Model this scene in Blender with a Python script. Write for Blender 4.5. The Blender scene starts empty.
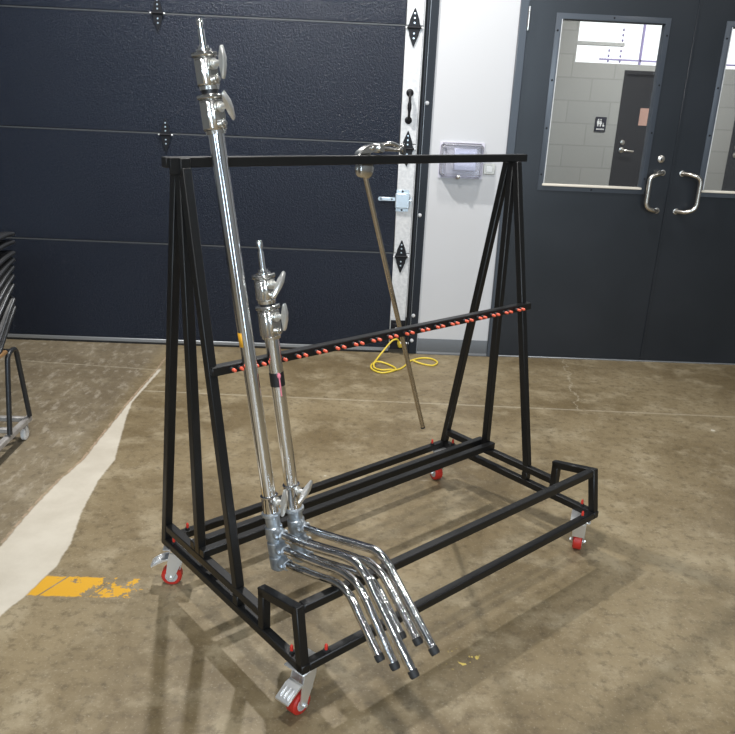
import bpy, bmesh, math, random
from mathutils import Vector, Matrix
random.seed(7)
C = bpy.context.scene.collection
V = Vector
PI = math.pi

# ------------------------------------------------------------------ materials
def mat(name, base, rough=0.5, metal=0.0, spec=0.5, bump=None, vary=None, coat=0.0):
    """bump=(scale, strength, distance), vary=(scale, second colour)"""
    m = bpy.data.materials.new(name); m.use_nodes = True
    nt = m.node_tree; b = nt.nodes['Principled BSDF']
    b.inputs['Base Color'].default_value = (*base, 1)
    b.inputs['Roughness'].default_value = rough
    b.inputs['Metallic'].default_value = metal
    b.inputs['Specular IOR Level'].default_value = spec
    b.inputs['Coat Weight'].default_value = coat
    tc = nt.nodes.new('ShaderNodeTexCoord')
    if bump:
        n = nt.nodes.new('ShaderNodeTexNoise'); n.inputs['Scale'].default_value = bump[0]
        n.inputs['Detail'].default_value = 3
        nt.links.new(tc.outputs['Object'], n.inputs['Vector'])
        bp = nt.nodes.new('ShaderNodeBump'); bp.inputs['Strength'].default_value = bump[1]
        bp.inputs['Distance'].default_value = bump[2]
        nt.links.new(n.outputs['Fac'], bp.inputs['Height'])
        nt.links.new(bp.outputs['Normal'], b.inputs['Normal'])
    if vary:
        n = nt.nodes.new('ShaderNodeTexNoise'); n.inputs['Scale'].default_value = vary[0]
        n.inputs['Detail'].default_value = 6
        nt.links.new(tc.outputs['Object'], n.inputs['Vector'])
        r = nt.nodes.new('ShaderNodeValToRGB')
        r.color_ramp.elements[0].position = 0.38; r.color_ramp.elements[1].position = 0.66
        r.color_ramp.elements[0].color = (*base, 1); r.color_ramp.elements[1].color = (*vary[1], 1)
        nt.links.new(n.outputs['Fac'], r.inputs['Fac'])
        nt.links.new(r.outputs['Color'], b.inputs['Base Color'])
    return m

M = {}
M['black'] = mat('black_powder_coat', (.0060, .0060, .0061), .42, 0, .42, (260, .12, .001))
M['chrome'] = mat('chrome_plate', (.86, .86, .86), .09, 1.0)
M['legchrome'] = mat('worn_chrome', (.84, .84, .85), .14, 1.0, .5, (38, .35, .004), (30, (.6, .6, .6)))
M['casting'] = mat('nickel_casting', (.74, .73, .70), .22, 1.0, .5, (150, .15, .001))
M['knobmetal'] = mat('bright_casting', (.85, .84, .80), .34, .85, .5)
M['galv'] = mat('grey_zinc', (.40, .44, .48), .38, .85, .5, (90, .3, .001), (60, (.55, .59, .62)))
M['zinc'] = mat('zinc_plate', (.66, .74, .80), .32, .8)
M['castersteel'] = mat('caster_steel', (.84, .85, .85), .36, .8)
M['red'] = mat('red_polyurethane', (.50, .025, .015), .4)
M['redcap'] = mat('red_vinyl', (.62, .035, .02), .35)
M['pincap'] = mat('coral_vinyl', (.78, .12, .06), .4)
M['hubgrey'] = mat('grey_plastic', (.45, .44, .42), .5)
M['rubber'] = mat('black_rubber', (.02, .02, .021), .6)
M['rod'] = mat('bronze_steel', (.58, .52, .43), .27, 1.0)
M['tape'] = mat('black_tape', (.012, .012, .013), .45)
M['pink'] = mat('pink_tape', (.85, .25, .32), .5)
M['orange'] = mat('amber_sticker', (.85, .42, .03), .4)
M['wall'] = mat('white_wall_paint', (.57, .57, .58), .6, 0, .3, (30, .05, .002))
M['hallwall'] = mat('grey_hall_paint', (.20, .20, .195), .7)
M['deck'] = mat('dark_roof_deck', (.16, .16, .165), .7)
M['base'] = mat('grey_vinyl_base', (.105, .11, .115), .45)
M['frame'] = mat('slate_frame_paint', (.050, .060, .075), .35)
M['leaf'] = mat('slate_door_paint', (.011, .014, .018), .34, 0, .5, (5, .10, .01), (2.3, (.016, .019, .024)))
M['bead'] = mat('cream_bead', (.72, .66, .56), .45)
M['stile'] = mat('white_steel', (.55, .555, .56), .42, 0, .4, None, (50, (.68, .68, .68)))
M['hinge'] = mat('black_iron', (.006, .006, .008), .5, 0, .3)
M['pinwhite'] = mat('pale_nylon', (.82, .82, .82), .4)
M['track'] = mat('black_track', (.010, .014, .021), .5, 0, .4)
M['satin'] = mat('satin_steel', (.70, .66, .60), .30, 1.0)
M['seam'] = mat('grey_seam', (.075, .078, .08), .5, .2)
M['alu'] = mat('dull_aluminium', (.30, .31, .32), .45, .6)
M['cmu'] = mat('grey_block_paint', (.47, .475, .46), .6)
M['darkdoor'] = mat('dark_grey_door', (.020, .020, .022), .28)
M['cord'] = mat('yellow_cord', (.75, .56, .06), .45)
M['chair'] = mat('black_chair_shell', (.010, .010, .011), .42)
M['rim'] = mat('dark_steel_tube', (.035, .037, .04), .34, .5)
M['ply'] = mat('tan_plywood', (.30, .17, .07), .5, 0, .5, None, (14, (.22, .12, .05)))
M['dolly'] = mat('grey_steel', (.42, .40, .38), .5, .3, .5, None, (22, (.30, .28, .26)))
M['whiteplastic'] = mat('white_plastic', (.78, .78, .77), .4)
M['screen'] = mat('pale_blue_plastic', (.66, .69, .80), .35)
M['sign'] = mat('black_sign', (.010, .010, .022), .5)
M['signwhite'] = mat('sign_white', (.85, .85, .85), .5)
M['paper'] = mat('salmon_paper', (.50, .30, .24), .6)
M['mull'] = mat('lavender_mullion', (.34, .29, .55), .5)

def glassy(name, tint, glossf, diff, rough=.03):
    m = bpy.data.materials.new(name); m.use_nodes = True
    nt = m.node_tree; nt.nodes.clear()
    out = nt.nodes.new('ShaderNodeOutputMaterial')
    tr = nt.nodes.new('ShaderNodeBsdfTransparent'); tr.inputs['Color'].default_value = (*tint, 1)
    gl = nt.nodes.new('ShaderNodeBsdfGlossy'); gl.inputs['Roughness'].default_value = rough
    df = nt.nodes.new('ShaderNodeBsdfDiffuse'); df.inputs['Color'].default_value = (.80, .78, .86, 1)
    m1 = nt.nodes.new('ShaderNodeMixShader'); m1.inputs['Fac'].default_value = diff
    nt.links.new(tr.outputs[0], m1.inputs[1]); nt.links.new(df.outputs[0], m1.inputs[2])
    fr = nt.nodes.new('ShaderNodeFresnel'); fr.inputs['IOR'].default_value = glossf
    m2 = nt.nodes.new('ShaderNodeMixShader')
    nt.links.new(fr.outputs[0], m2.inputs['Fac'])
    nt.links.new(m1.outputs[0], m2.inputs[1]); nt.links.new(gl.outputs[0], m2.inputs[2])
    nt.links.new(m2.outputs[0], out.inputs[0])
    return m
M['glass'] = glassy('door_glass', (.93, .95, .95), 1.5, .015)
M['clear'] = glassy('clear_polycarbonate', (.965, .96, .985), 1.3, .07, .1)

def emit(name, col, s):
    m = bpy.data.materials.new(name); m.use_nodes = True
    nt = m.node_tree; nt.nodes.clear()
    o = nt.nodes.new('ShaderNodeOutputMaterial'); e = nt.nodes.new('ShaderNodeEmission')
    e.inputs['Color'].default_value = (*col, 1); e.inputs['Strength'].default_value = s
    nt.links.new(e.outputs[0], o.inputs[0]); return m
M['window_glow'] = emit('mirrored_window_glow', (1, 1, 1), 1.6)  # emission imitating a bright window reflection in the door glass

def node_math(nt, op, a, b=None, c=None, clamp=False):
    n = nt.nodes.new('ShaderNodeMath'); n.operation = op; n.use_clamp = clamp
    for i, x in enumerate((a, b, c)):
        if x is None: continue
        if isinstance(x, (int, float)): n.inputs[i].default_value = x
        else: nt.links.new(x, n.inputs[i])
    return n.outputs[0]
def node_noise(nt, vec, scale, detail=4, rough=.55, w=None):
    n = nt.nodes.new('ShaderNodeTexNoise'); n.inputs['Scale'].default_value = scale
    n.inputs['Detail'].default_value = detail; n.inputs['Roughness'].default_value = rough
    nt.links.new(vec, n.inputs['Vector']); return n.outputs['Fac']
def node_step(nt, x, lo, hi):
    n = nt.nodes.new('ShaderNodeMapRange'); n.interpolation_type = 'SMOOTHSTEP'
    n.inputs['From Min'].default_value = lo; n.inputs['From Max'].default_value = hi
    nt.links.new(x, n.inputs['Value']); return n.outputs['Result']
def node_mix(nt, f, a, b):
    n = nt.nodes.new('ShaderNodeMix'); n.data_type = 'RGBA'
    for i, x in ((0, f), (6, a), (7, b)):
        if isinstance(x, tuple): n.inputs[i].default_value = (*x, 1)
        elif isinstance(x, (int, float)): n.inputs[i].default_value = x
        else: nt.links.new(x, n.inputs[i])
    return n.outputs[2]

def garage_material():
    m = bpy.data.materials.new('pebbled_navy_steel'); m.use_nodes = True
    nt = m.node_tree; b = nt.nodes['Principled BSDF']
    tc = nt.nodes.new('ShaderNodeTexCoord'); vec = tc.outputs['Object']
    big = node_noise(nt, vec, 1.1, 3)
    col = node_mix(nt, big, (.0058, .0092, .0190), (.0085, .0128, .0245))
    # pale scuffs
    sc = node_step(nt, node_noise(nt, vec, 3.3, 2), .74, .80)
    col = node_mix(nt, node_math(nt, 'MULTIPLY', sc, .35), col, (.05, .055, .065))
    nt.links.new(col, b.inputs['Base Color'])
    b.inputs['Roughness'].default_value = .27; b.inputs['Specular IOR Level'].default_value = .36
    h = node_noise(nt, vec, 120, 3, .65)
    bp = nt.nodes.new('ShaderNodeBump'); bp.inputs['Strength'].default_value = .9
    bp.inputs['Distance'].default_value = .006
    nt.links.new(h, bp.inputs['Height']); nt.links.new(bp.outputs['Normal'], b.inputs['Normal'])
    return m
M['garage'] = garage_material()

def floor_material():
    m = bpy.data.materials.new('stained_concrete'); m.use_nodes = True
    nt = m.node_tree; b = nt.nodes['Principled BSDF']
    tc = nt.nodes.new('ShaderNodeTexCoord'); vec = tc.outputs['Object']
    sp = nt.nodes.new('ShaderNodeSeparateXYZ'); nt.links.new(vec, sp.inputs[0])
    X, Y = sp.outputs[0], sp.outputs[1]
    n1 = node_noise(nt, vec, 1.3, 8, .62); n2 = node_noise(nt, vec, 5.5, 8, .65)
    n3 = node_noise(nt, vec, 28, 6, .7); n4 = node_noise(nt, vec, 120, 3, .6)
    col = node_mix(nt, node_step(nt, n1, .36, .64), (.150, .110, .056), (.255, .200, .116))
    col = node_mix(nt, node_math(nt, 'MULTIPLY', node_step(nt, n2, .46, .70), .70), col, (.36, .30, .195))
    col = node_mix(nt, node_math(nt, 'MULTIPLY', node_step(nt, n3, .47, .70), .62), col, (.085, .062, .034))
    col = node_mix(nt, node_math(nt, 'MULTIPLY', node_step(nt, n4, .56, .70), .30), col, (.43, .37, .27))
    chip = node_step(nt, node_noise(nt, vec, 11, 1.5, .5), .785, .80)
    col = node_mix(nt, node_math(nt, 'MULTIPLY', chip, .8), col, (.58, .54, .45))
    # ground-down, scratched strip left of the trench patch
    ax = nt.nodes.new('ShaderNodeMapping'); nt.links.new(vec, ax.inputs[0])
    ax.inputs['Rotation'].default_value = (0, 0, .35); ax.inputs['Scale'].default_value = (7, 3.0, 1)
    ns = node_noise(nt, ax.outputs[0], 3.2, 9, .72)
    left = node_step(nt, node_math(nt, 'ADD', X, node_math(nt, 'MULTIPLY', n2, .12)), -1.02, -1.12)
    scr = node_math(nt, 'MULTIPLY', left, node_step(nt, ns, .50, .66))
    col = node_mix(nt, node_math(nt, 'MULTIPLY', left, .35), col, (.15, .13, .105))
    col = node_mix(nt, node_math(nt, 'MULTIPLY', scr, .55), col, (.42, .37, .29))
    # newer concrete patch over the trench
    t = node_math(nt, 'MULTIPLY_ADD', Y, 1 / 2.7, -1.5 / 2.7, True)
    def prof(pts):
        r = nt.nodes.new('ShaderNodeValToRGB'); cr = r.color_ramp
        pts = sorted((( y - 1.5) / 2.7, (x + 1.3) / .6) for x, y in pts)
        cr.elements[0].position, cr.elements[1].position = pts[0][0], pts[-1][0]
        cr.elements[0].color = (pts[0][1],) * 3 + (1,); cr.elements[1].color = (pts[-1][1],) * 3 + (1,)
        for p, v in pts[1:-1]:
            e = cr.elements.new(p); e.color = (v, v, v, 1)
        nt.links.new(t, r.inputs['Fac'])
        return node_math(nt, 'MULTIPLY_ADD', r.outputs['Color'], .6, -1.3)
    xr = prof([(-1.040, 4.095), (-1.066, 3.60), (-1.043, 3.419), (-.96, 2.942), (-.97, 2.759), (-.951, 2.491), (-.918, 2.29), (-.918, 2.152), (-.933, 2.09), (-.951, 2.0), (-1.0, 1.86), (-1.06, 1.5)])
    xl = prof([(-1.060, 4.10), (-1.081, 3.60), (-1.091, 2.932), (-1.121, 2.749), (-1.142, 2.494), (-1.145, 2.247), (-1.16, 1.5)])
    wob = node_math(nt, 'MULTIPLY_ADD', node_noise(nt, vec, 30, 4), .014, -.007)
    xx = node_math(nt, 'ADD', X, wob)
    dl = node_math(nt, 'SUBTRACT', xx, xl); dr = node_math(nt, 'SUBTRACT', xr, xx)
    fill = node_math(nt, 'MULTIPLY', node_step(nt, dl, -.003, .006), node_step(nt, dr, -.003, .006))
    fill = node_math(nt, 'MULTIPLY', fill, node_step(nt, Y, 4.13, 4.09))
    fcol = node_mix(nt, node_step(nt, n2, .3, .7), (.50, .45, .365), (.58, .53, .44))
    col = node_mix(nt, fill, col, fcol)
    edge = node_math(nt, 'MULTIPLY', node_step(nt, node_math(nt, 'ABSOLUTE', node_math(nt, 'ADD', dl, .006)), .008, .002), node_step(nt, n3, .40, .55))
    col = node_mix(nt, node_math(nt, 'MULTIPLY', edge, .6), col, (.50, .36, .26))
    # worn yellow floor paint, one bar running into a faint trail
    wx = node_math(nt, 'MULTIPLY_ADD', node_noise(nt, vec, 40, 3), .024, -.012)
    ym = node_math(nt, 'MULTIPLY', node_step(nt, node_math(nt, 'ADD', Y, wx), 1.996, 2.002), node_step(nt, node_math(nt, 'ADD', Y, wx), 2.104, 2.098))
    ym = node_math(nt, 'MULTIPLY', ym, node_math(nt, 'MULTIPLY', node_step(nt, dr, .004, -.004), node_step(nt, X, .25, .15)))
    wear = nt.nodes.new('ShaderNodeMapRange'); nt.links.new(X, wear.inputs['Value'])
    for k, v in (('From Min', -.90), ('From Max', -.52), ('To Min', .34), ('To Max', .64)): wear.inputs[k].default_value = v
    yn = node_math(nt, 'SUBTRACT', node_noise(nt, vec, 16, 7, .7), wear.outputs[0])
    yk = node_step(nt, yn, 0, .03)
    nk = node_math(nt, 'ABSOLUTE', node_math(nt, 'SUBTRACT', node_math(nt, 'FRACT', node_math(nt, 'MULTIPLY', node_math(nt, 'MULTIPLY_ADD', Y, -.55, X), 6.2)), .5))
    yk = node_math(nt, 'MULTIPLY', yk, node_step(nt, nk, .012, .03))
    col = node_mix(nt, node_math(nt, 'MULTIPLY', ym, yk), col, (.62, .33, .022))
    # yellow paint flecks
    fx = node_math(nt, 'POWER', node_math(nt, 'SUBTRACT', X, .365), 2); fy = node_math(nt, 'POWER', node_math(nt, 'SUBTRACT', Y, 1.755), 2)
    fd = node_step(nt, node_math(nt, 'ADD', fx, fy), .0035, .001)
    col = node_mix(nt, node_math(nt, 'MULTIPLY', fd, node_step(nt, node_noise(nt, vec, 45, 2), .60, .64)), col, (.66, .50, .12))
    # saw-cut joints and a crack
    wig = node_math(nt, 'MULTIPLY_ADD', node_noise(nt, vec, 30, 3), .02, -.01)
    j1 = node_math(nt, 'ABSOLUTE', node_math(nt, 'ADD', node_math(nt, 'MULTIPLY_ADD', X, .028, -3.733), Y))
    j1 = node_step(nt, node_math(nt, 'ADD', j1, node_math(nt, 'MULTIPLY', wig, .3)), .009, .004)
    j1 = node_math(nt, 'MULTIPLY', j1, node_step(nt, X, -1.08, -1.04))
    j2 = node_step(nt, node_math(nt, 'ABSOLUTE', node_math(nt, 'ADD', node_math(nt, 'MULTIPLY_ADD', X, .10, -3.99), Y)), .008, .003)
    j2 = node_math(nt, 'MULTIPLY', j2, node_step(nt, X, -1.02, -1.05))
    ck = node_math(nt, 'ABSOLUTE', node_math(nt, 'ADD', node_math(nt, 'MULTIPLY_ADD', Y, -.156, -.67), node_math(nt, 'ADD', X, node_math(nt, 'MULTIPLY_ADD', node_noise(nt, vec, 9, 4, .6), .16, -.08))))
    ck = node_math(nt, 'MULTIPLY', node_step(nt, ck, .005, .0015), node_step(nt, Y, 3.68, 3.72))
    lines = node_math(nt, 'MAXIMUM', node_math(nt, 'MAXIMUM', j1, j2), ck)
    lines = node_math(nt, 'MULTIPLY', lines, node_step(nt, n3, .30, .50))
    col = node_mix(nt, node_math(nt, 'MULTIPLY', lines, .5), col, (.46, .41, .31))
    # faint pale streaks from stretched noise
    am = nt.nodes.new('ShaderNodeMapping'); nt.links.new(vec, am.inputs[0])
    am.inputs['Scale'].default_value = (1.6, 6, 1); am.inputs['Rotation'].default_value = (0, 0, .2)
    sm = node_step(nt, node_noise(nt, am.outputs[0], 4.0, 5, .6), .70, .76)
    col = node_mix(nt, node_math(nt, 'MULTIPLY', sm, .45), col, (.44, .40, .33))
    nt.links.new(col, b.inputs['Base Color'])
    rr = nt.nodes.new('ShaderNodeMapRange'); nt.links.new(n2, rr.inputs['Value'])
    rr.inputs['To Min'].default_value = .34; rr.inputs['To Max'].default_value = .62
    nt.links.new(rr.outputs[0], b.inputs['Roughness'])
    b.inputs['Specular IOR Level'].default_value = .35
    bp = nt.nodes.new('ShaderNodeBump'); bp.inputs['Strength'].default_value = .12; bp.inputs['Distance'].default_value = .004
    nt.links.new(n3, bp.inputs['Height']); nt.links.new(bp.outputs['Normal'], b.inputs['Normal'])
    return m
M['floor'] = floor_material()

def block_material():
    m = bpy.data.materials.new('painted_block_wall'); m.use_nodes = True
    nt = m.node_tree; b = nt.nodes['Principled BSDF']
    tc = nt.nodes.new('ShaderNodeTexCoord')
    mp = nt.nodes.new('ShaderNodeMapping'); mp.inputs['Rotation'].default_value = (-PI / 2, 0, 0)
    nt.links.new(tc.outputs['Object'], mp.inputs[0])
    br = nt.nodes.new('ShaderNodeTexBrick')
    br.inputs['Color1'].default_value = (.35, .35, .335, 1); br.inputs['Color2'].default_value = (.375, .372, .355, 1)
    br.inputs['Mortar'].default_value = (.30, .30, .285, 1)
    br.inputs['Scale'].default_value = 1; br.inputs['Mortar Size'].default_value = .006
    br.inputs['Brick Width'].default_value = .40; br.inputs['Row Height'].default_value = .2
    nt.links.new(mp.outputs[0], br.inputs['Vector']); nt.links.new(br.outputs['Color'], b.inputs['Base Color'])
    b.inputs['Roughness'].default_value = .6
    return m
M['block'] = block_material()

# ------------------------------------------------------------------ geometry
def BM(): return bmesh.new()
def box(bm, lo, hi, bev=0.0, rot=None):
    lo, hi = V(lo), V(hi)
    vs = bmesh.ops.create_cube(bm, size=1)['verts']
    c, s = (lo + hi) / 2, hi - lo
    for v in vs: v.co = V((v.co.x * s.x, v.co.y * s.y, v.co.z * s.z)) + c
    if bev:
        es = list({e for v in vs for e in v.link_edges})
        r = bmesh.ops.bevel(bm, geom=es, offset=bev, segments=1, affect='EDGES', profile=.5)
        vs = list({v for f in r['faces'] for v in f.verts} | {v for v in vs if v.is_valid})
    if rot: bmesh.ops.transform(bm, matrix=rot, verts=vs)
    return vs
def frame_axes(d, up=V((0, 0, 1))):
    d = d.normalized()
    if abs(d.dot(up)) > .98: up = V((0, 1, 0))
    x = up.cross(d).normalized(); return x, d.cross(x), d
def bar(bm, a, b, w=.025, h=.025, bev=.0025, up=V((0, 0, 1))):
    """rectangular tube from a to b; w across, h along up"""
    a, b = V(a), V(b); x, y, d = frame_axes(b - a, V(up)); L = (b - a).length
    mt = Matrix((x, y, d)).transposed().to_4x4(); mt.translation = a
    return box(bm, (-w / 2, -h / 2, 0), (w / 2, h / 2, L), bev, mt)
def cyl(bm, a, b, r, r2=None, seg=20, cap=True, bev=0):
    a, b = V(a), V(b); x, y, d = frame_axes(b - a); r2 = r if r2 is None else r2
    rings = []
    for p, q in ((a, r), (b, r2)):
        rings.append([bm.verts.new(p + (x * math.cos(2 * PI * i / seg) + y * math.sin(2 * PI * i / seg)) * q) for i in range(seg)])
    for i in range(seg):
        j = (i + 1) % seg
        f = bm.faces.new((rings[0][i], rings[0][j], rings[1][j], rings[1][i])); f.smooth = True
    if cap:
        bm.faces.new(rings[0][::-1]); bm.faces.new(rings[1])
def lathe(bm, o, d, prof, seg=24):
    """prof = [(distance along d, radius)], closed with caps"""
    o = V(o); x, y, d = frame_axes(V(d)); prev = None
    for k, (s, r) in enumerate(prof):
        ring = [bm.verts.new(o + d * s + (x * math.cos(2 * PI * i / seg) + y * math.sin(2 * PI * i / seg)) * max(r, 1e-4)) for i in range(seg)]
        if prev:
            for i in range(seg):
                j = (i + 1) % seg; f = bm.faces.new((prev[i], prev[j], ring[j], ring[i]))
                f.smooth = abs(prof[k][0] - prof[k - 1][0]) > 1e-5
        else: bm.faces.new(ring[::-1])
        prev = ring
    bm.faces.new(prev)
def smooth_path(pts, r=.03, n=6):
    pts = [V(p) for p in pts]; out = [pts[0]]
    for i in range(1, len(pts) - 1):
        a, b, c = pts[i - 1], pts[i], pts[i + 1]
        t = min(r, (a - b).length * .48, (c - b).length * .48)
        p, q = b + (a - b).normalized() * t, b + (c - b).normalized() * t
        for k in range(n + 1):
            s = k / n; out.append(p * (1 - s) ** 2 + b * 2 * s * (1 - s) + q * s * s)
    out.append(pts[-1]); return out
def tube(bm, pts, r, seg=14, cap=True):
    pts = [V(p) for p in pts]; prev = None; x = None
    for i, p in enumerate(pts):
        d = (pts[min(i + 1, len(pts) - 1)] - pts[max(i - 1, 0)]).normalized()
        if x is None: x, _, _ = frame_axes(d)
        x = (x - d * x.dot(d)).normalized(); y = d.cross(x)
        ring = [bm.verts.new(p + (x * math.cos(2 * PI * k / seg) + y * math.sin(2 * PI * k / seg)) * r) for k in range(seg)]
        if prev:
            for k in range(seg):
                j = (k + 1) % seg; f = bm.faces.new((prev[k], prev[j], ring[j], ring[k])); f.smooth = True
        elif cap: bm.faces.new(ring[::-1])
        prev = ring
    if cap: bm.faces.new(prev)
def catmull(pts, n=6):
    pts = [V(p) for p in pts]; out = []
    for i in range(len(pts) - 1):
        p0, p1, p2, p3 = pts[max(i - 1, 0)], pts[i], pts[i + 1], pts[min(i + 2, len(pts) - 1)]
        for k in range(n):
            t = k / n
            out.append(.5 * (2 * p1 + (p2 - p0) * t + (2 * p0 - 5 * p1 + 4 * p2 - p3) * t * t + (3 * p1 - p0 - 3 * p2 + p3) * t ** 3))
    out.append(pts[-1]); return out
def prism(bm, poly, o, ax, ay, t, bev=0):
    """extrude polygon (list of 2D) lying in plane (ax, ay) at o by t along ax x ay"""
    o, ax, ay = V(o), V(ax).normalized(), V(ay).normalized(); n = ax.cross(ay)
    a = [bm.verts.new(o + ax * p[0] + ay * p[1] - n * t / 2) for p in poly]
    b = [bm.verts.new(o + ax * p[0] + ay * p[1] + n * t / 2) for p in poly]
    fs = [bm.faces.new(a[::-1]), bm.faces.new(b)]
    for i in range(len(poly)):
        j = (i + 1) % len(poly); fs.append(bm.faces.new((a[i], a[j], b[j], b[i])))
    if bev:
        bmesh.ops.bevel(bm, geom=list({e for f in fs[:2] for e in f.edges}), offset=bev, segments=1, affect='EDGES', profile=.5)

def obj(name, bm, m, parent=None, label=None):
    bmesh.ops.recalc_face_normals(bm, faces=bm.faces[:])
    me = bpy.data.meshes.new(name); bm.to_mesh(me); bm.free()
    me.set_sharp_from_angle(angle=math.radians(38))
    if m: me.materials.append(m)
    o = bpy.data.objects.new(name, me); C.objects.link(o)
    if parent: o.parent = parent
    if label: o['label'] = label
    return o
def tag(o, label, cat, group=None):
    o['label'] = label; o['category'] = cat
    if group: o['group'] = group
    return o
def thing(name, label, cat, loc, rz=0, group=None):
    o = bpy.data.objects.new(name, None); C.objects.link(o); o.empty_display_size = .1
    o.location = loc; o.rotation_euler = (0, 0, rz)
    return tag(o, label, cat, group)
def struct(name, bm, m, parent=None):
    o = obj(name, bm, m, parent)
    if not parent: o['kind'] = 'structure'
    return o
def struct_root(name, loc=(0, 0, 0)):
    o = bpy.data.objects.new(name, None); C.objects.link(o); o.location = loc; o['kind'] = 'structure'; return o
def dup(o, parent=None):
    c = o.copy(); C.objects.link(c)
    if parent: c.parent = parent
    for ch in list(o.children): dup(ch, c)
    return c

# ------------------------------------------------------------------ setting
D = 4.578            # distance of the back wall
bm = BM(); box(bm, (-5.5, -6, -.1), (5.5, D + 3.2, 0)); struct('floor', bm, M['floor'])
bm = BM()
box(bm, (.445, D, 0), (.893, D + .15, 2.9)); box(bm, (2.885, D, 0), (5.5, D + .15, 5))
box(bm, (.445, D, 2.9), (2.885, D + .15, 5)); box(bm, (.893, D, 2.19), (2.885, D + .15, 2.9))
box(bm, (-5.5, D, 3.2), (.445, D + .15, 5)); box(bm, (-5.5, D, 0), (-3.4, D + .15, 3.2))
bmesh.ops.remove_doubles(bm, verts=bm.verts[:], dist=1e-5)
struct('wall_back', bm, M['wall'])
for nm, lo, hi in (('wall_left', (-5.65, -6, 0), (-5.5, D + .15, 5)), ('wall_right', (5.5, -6, 0), (5.65, D + .15, 5)), ('wall_front', (-5.65, -6.15, 0), (5.65, -6, 5))):
    bm = BM(); box(bm, lo, hi); struct(nm, bm, M['hallwall'])
bm = BM(); box(bm, (-5.65, -6.15, 5), (5.65, D + .15, 5.1)); struct('ceiling', bm, M['deck'])
bm = BM()
prism(bm, [(0, 0), (.016, 0), (.016, .006), (.007, .016), (.006, .094), (.003, .10), (0, .10)], (.672, D, 0), (0, -1, 0), (0, 0, 1), .442)
struct('baseboard_back', bm, M['base'])

# ---- sectional garage door
g = struct_root('door_1', (0, D, 0))
SE = [.034, .634, 1.268, 1.895, 2.53, 3.16]
for k in range(5):
    bm = BM(); box(bm, (-3.38, -.012, SE[k] + .003), (.271, .045, SE[k + 1] - .003), .004)
    obj('panel', bm, M['garage'], g)
for k in range(1, 5):
    bm = BM(); box(bm, (-3.38, -.0125, SE[k] - .004), (.271, .03, SE[k] + .003)); obj('seam_strip', bm, M['seam'], g)
bm = BM(); box(bm, (-3.38, -.016, .012), (.271, .04, .036), .004); obj('bottom_rail', bm, M['alu'], g)
bm = BM(); box(bm, (-3.38, -.010, .0), (.271, .035, .012), .003); obj('bottom_seal', bm, M['rubber'], g)
for k in range(4):
    bm = BM(); box(bm, (.271, -.018, SE[k] + .002), (.3665, .045, SE[k + 1] - .002), .003)
    for j in range(9):
        zz = SE[k] + .09 + j * .055
        for xx in (.298, .338): lathe(bm, (xx, -.0175, zz), (0, -1, 0), [(0, .0028), (.0012, .002)], 8)
    obj('end_stile', bm, M['stile'], g)
# hinges: two ogee leaves meeting on a pin
half = [(.040, 0), (.039, .012), (.033, .022), (.030, .040), (.020, .062), (.011, .080), (.006, .092), (0, .100)]
leafpoly = half + [(-x, z) for x, z in half[::-1][1:]]
def hinge(x, z, s=1.0, w=.86):
    for sg in (1, -1):
        bm = BM(); prism(bm, [(a * s * w, b * s * sg) for a, b in leafpoly], (x, -.0225, z), (1, 0, 0), (0, 0, 1), .005)
        if sg == 1: top = obj('hinge', bm, M['hinge'], g)
        else: obj('leaf', bm, M['hinge'], top)
    bm = BM(); cyl(bm, (x - .046 * s * w, -.027, z), (x + .046 * s * w, -.027, z), .0065, seg=12); obj('knuckle', bm, M['hinge'], top)
    bm = BM()
    for q in (-1, 1): lathe(bm, (x + q * .044 * s * w, -.027, z), (q, 0, 0), [(0, .0045), (.006, .0045), (.010, .003)], 10)
    obj('pin', bm, M['pinwhite'], top)
    bm = BM()
    for q in (.024, .048, .072, -.03, -.055): lathe(bm, (x, -.0245, z + q * s), (0, -1, 0), [(0, .0055 * s), (.003, .004 * s)], 10)
    obj('screw', bm, M['zinc'], top)
for z in (1.895, 1.262): hinge(-1.085 if z > 1.5 else -1.068, z, .90, .80)
for z in (1.885, 1.243, .616): hinge(.316, z)
# pull handle on the stile
bm = BM()
for z in (1.548, 1.400): lathe(bm, (.313, -.018, z), (0, -1, 0), [(0, .021), (.004, .021), (.009, .014), (.012, .006)], 16)
h = obj('handle', bm, M['hinge'], g)
bm = BM(); tube(bm, smooth_path([(.313, -.024, 1.548), (.313, -.052, 1.530), (.313, -.056, 1.474), (.313, -.052, 1.418), (.313, -.024, 1.400)], .02), .0075, 10)
lathe(bm, (.313, -.055, 1.505), (0, 0, -1), [(0, .007), (.02, .0115), (.042, .0115), (.062, .007)], 12)
obj('grip', bm, M['hinge'], h)
# spring latch
bm = BM(); box(bm, (.262, -.040, .905), (.346, -.018, .990), .004); box(bm, (.268, -.021, .884), (.342, -.018, 1.010), .0008)
l = obj('slide_latch', bm, M['zinc'], g)
bm = BM(); box(bm, (.170, -.034, .944), (.264, -.024, .966), .003); cyl(bm, (.172, -.034, .955), (.172, -.024, .955), .0112, seg=16); obj('bolt', bm, M['zinc'], l)
bm = BM()
for z in (.894, 1.001): lathe(bm, (.304, -.0205, z), (0, -1, 0), [(0, .007), (.004, .006)], 12)
lathe(bm, (.242, -.0335, .955), (0, -1, 0), [(0, .005), (.002, .005)], 10); obj('screw', bm, M['hinge'], l)
bm = BM(); cyl(bm, (.346, -.029, .950), (.356, -.029, .950), .008, seg=12); box(bm, (.352, -.031, .93), (.356, -.026, .97)); obj('release', bm, M['zinc'], l)
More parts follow.
